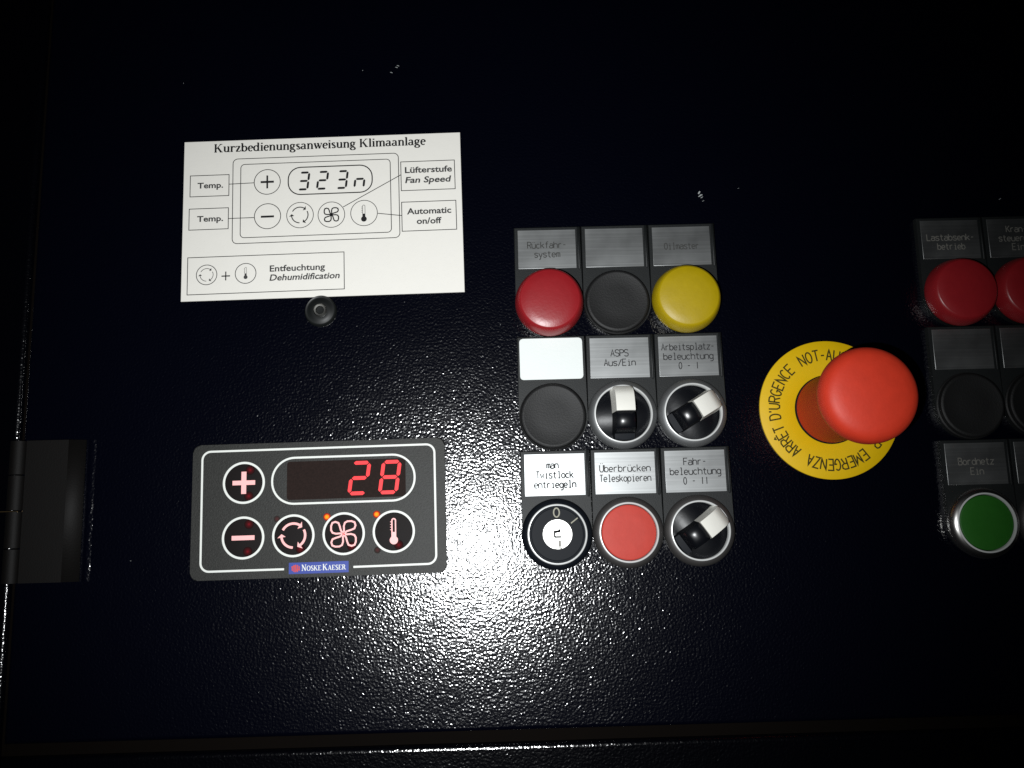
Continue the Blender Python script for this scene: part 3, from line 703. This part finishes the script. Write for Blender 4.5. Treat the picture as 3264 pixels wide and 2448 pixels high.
# ------------------------------------------------------------------ emergency stop
es = empty('emergency_stop', (120.3, -74.8, 0)); tag(es, 'large red mushroom emergency stop knob on a round yellow disc', 'emergency stop')
yd = link('legend_disc', lathe([(14.4, 0), (14.4, .9), (14.6, 1.0), (30.0, 1.0), (30.3, .8), (30.3, 0)], 128, 40), M['yellow_disc'], es)
ik = Ink(1.03)
for txt, a0, a1 in (('NOT-AUS', 119, 66), ('EMERGENCY STOP', 50, -43), ('EMERGENZA', -53, -119), ("ARRÊT D'URGENCE", 232, 128)):
    adv = [{"'": .5, '-': .75, 'M': 1.15, ' ': .75}.get(ch, 1) for ch in txt]; step = (a1 - a0) / sum(adv)
    for i, ch in enumerate(txt):
        for st in EF.get(ch, []):
            q = []
            for (ax, ay), (bx, by) in zip(st, st[1:]):
                for k in range(4): q.append((ax + (bx - ax) * k / 4, ay + (by - ay) * k / 4))
            q.append(st[-1]); out = []
            for x, y in q:
                a = math.radians(a0 + step * (sum(adv[:i]) + adv[i] / 2 + .74 * (x - 2) / 4 * (1.15 if ch == 'M' else 1))); r = 21.7 + y * .79
                out.append((r * math.cos(a), r * math.sin(a)))
            ik.stroke(out, .64)
ik.build('disc_lettering', M['disc_ink'], yd)
link('collar', lathe([(15.1, .9), (15.1, 1.6), (14.8, 2.1), (14.2, 2.2), (13.4, 2.2)], 72, 40), M['satin_black'], es)
link('shaft', lathe([(14.6, 1.2), (14.6, 30), (15.6, 33.5)], 72, 50), M['shaft_red'], es)
prof = [(13.0, 31), (16.6, 34.0), (18.2, 36.4), (18.9, 39.0), (18.95, 41.3), (18.65, 43.3), (17.9, 45.0), (16.6, 46.3), (14.8, 47.2), (12, 47.8), (8, 48.3), (4, 48.6), (0, 48.7)]
link('mushroom_head', lathe(prof, 112, 60), M['estop_red'], es)

# ------------------------------------------------------------------ specks of lint on the panel
bm = bmesh.new(); rl = random.Random(11)
def fleck(x, y, l, wd, a, z=.25):
    c_, s_ = math.cos(a), math.sin(a)
    vs = [bm.verts.new((x + u * l * c_ - v_ * wd * s_, y + u * l * s_ + v_ * wd * c_, z + (.12 if u == 0 else 0))) for u, v_ in ((-.5, -.3), (0, -.5), (.5, -.3), (.5, .3), (0, .5), (-.5, .3))]
    bm.faces.new(vs)
for x, y, l, wd, a in ((70.0, 25.9, 1.5, .75, 1.0), (70.8, 24.7, 1.3, .6, .2), (70.1, 24.2, 1.2, .5, .4), (71.1, 23.6, 1.2, .35, .5), (71.6, 21.9, 1.0, .2, .5),
                       (-66.2, 91.3, 1.1, .35, -.3), (-66.9, 90.5, 1.1, .35, -.3), (-69.3, 88.0, 1.1, .35, -.3), (88, 27.5, .7, .15, .6), (206.5, 19.5, 1.3, .25, .6)):
    fleck(x, y, l, wd, a)
for k in range(15): fleck(rl.uniform(-180, 170), rl.uniform(-190, 90), rl.uniform(.25, .5), rl.uniform(.12, .2), rl.uniform(0, 3))
tag(link('lint', finish(bm, 'lint'), M['dust']), 'tiny pale specks of lint scattered on the dark panel', 'dust', kind='stuff')
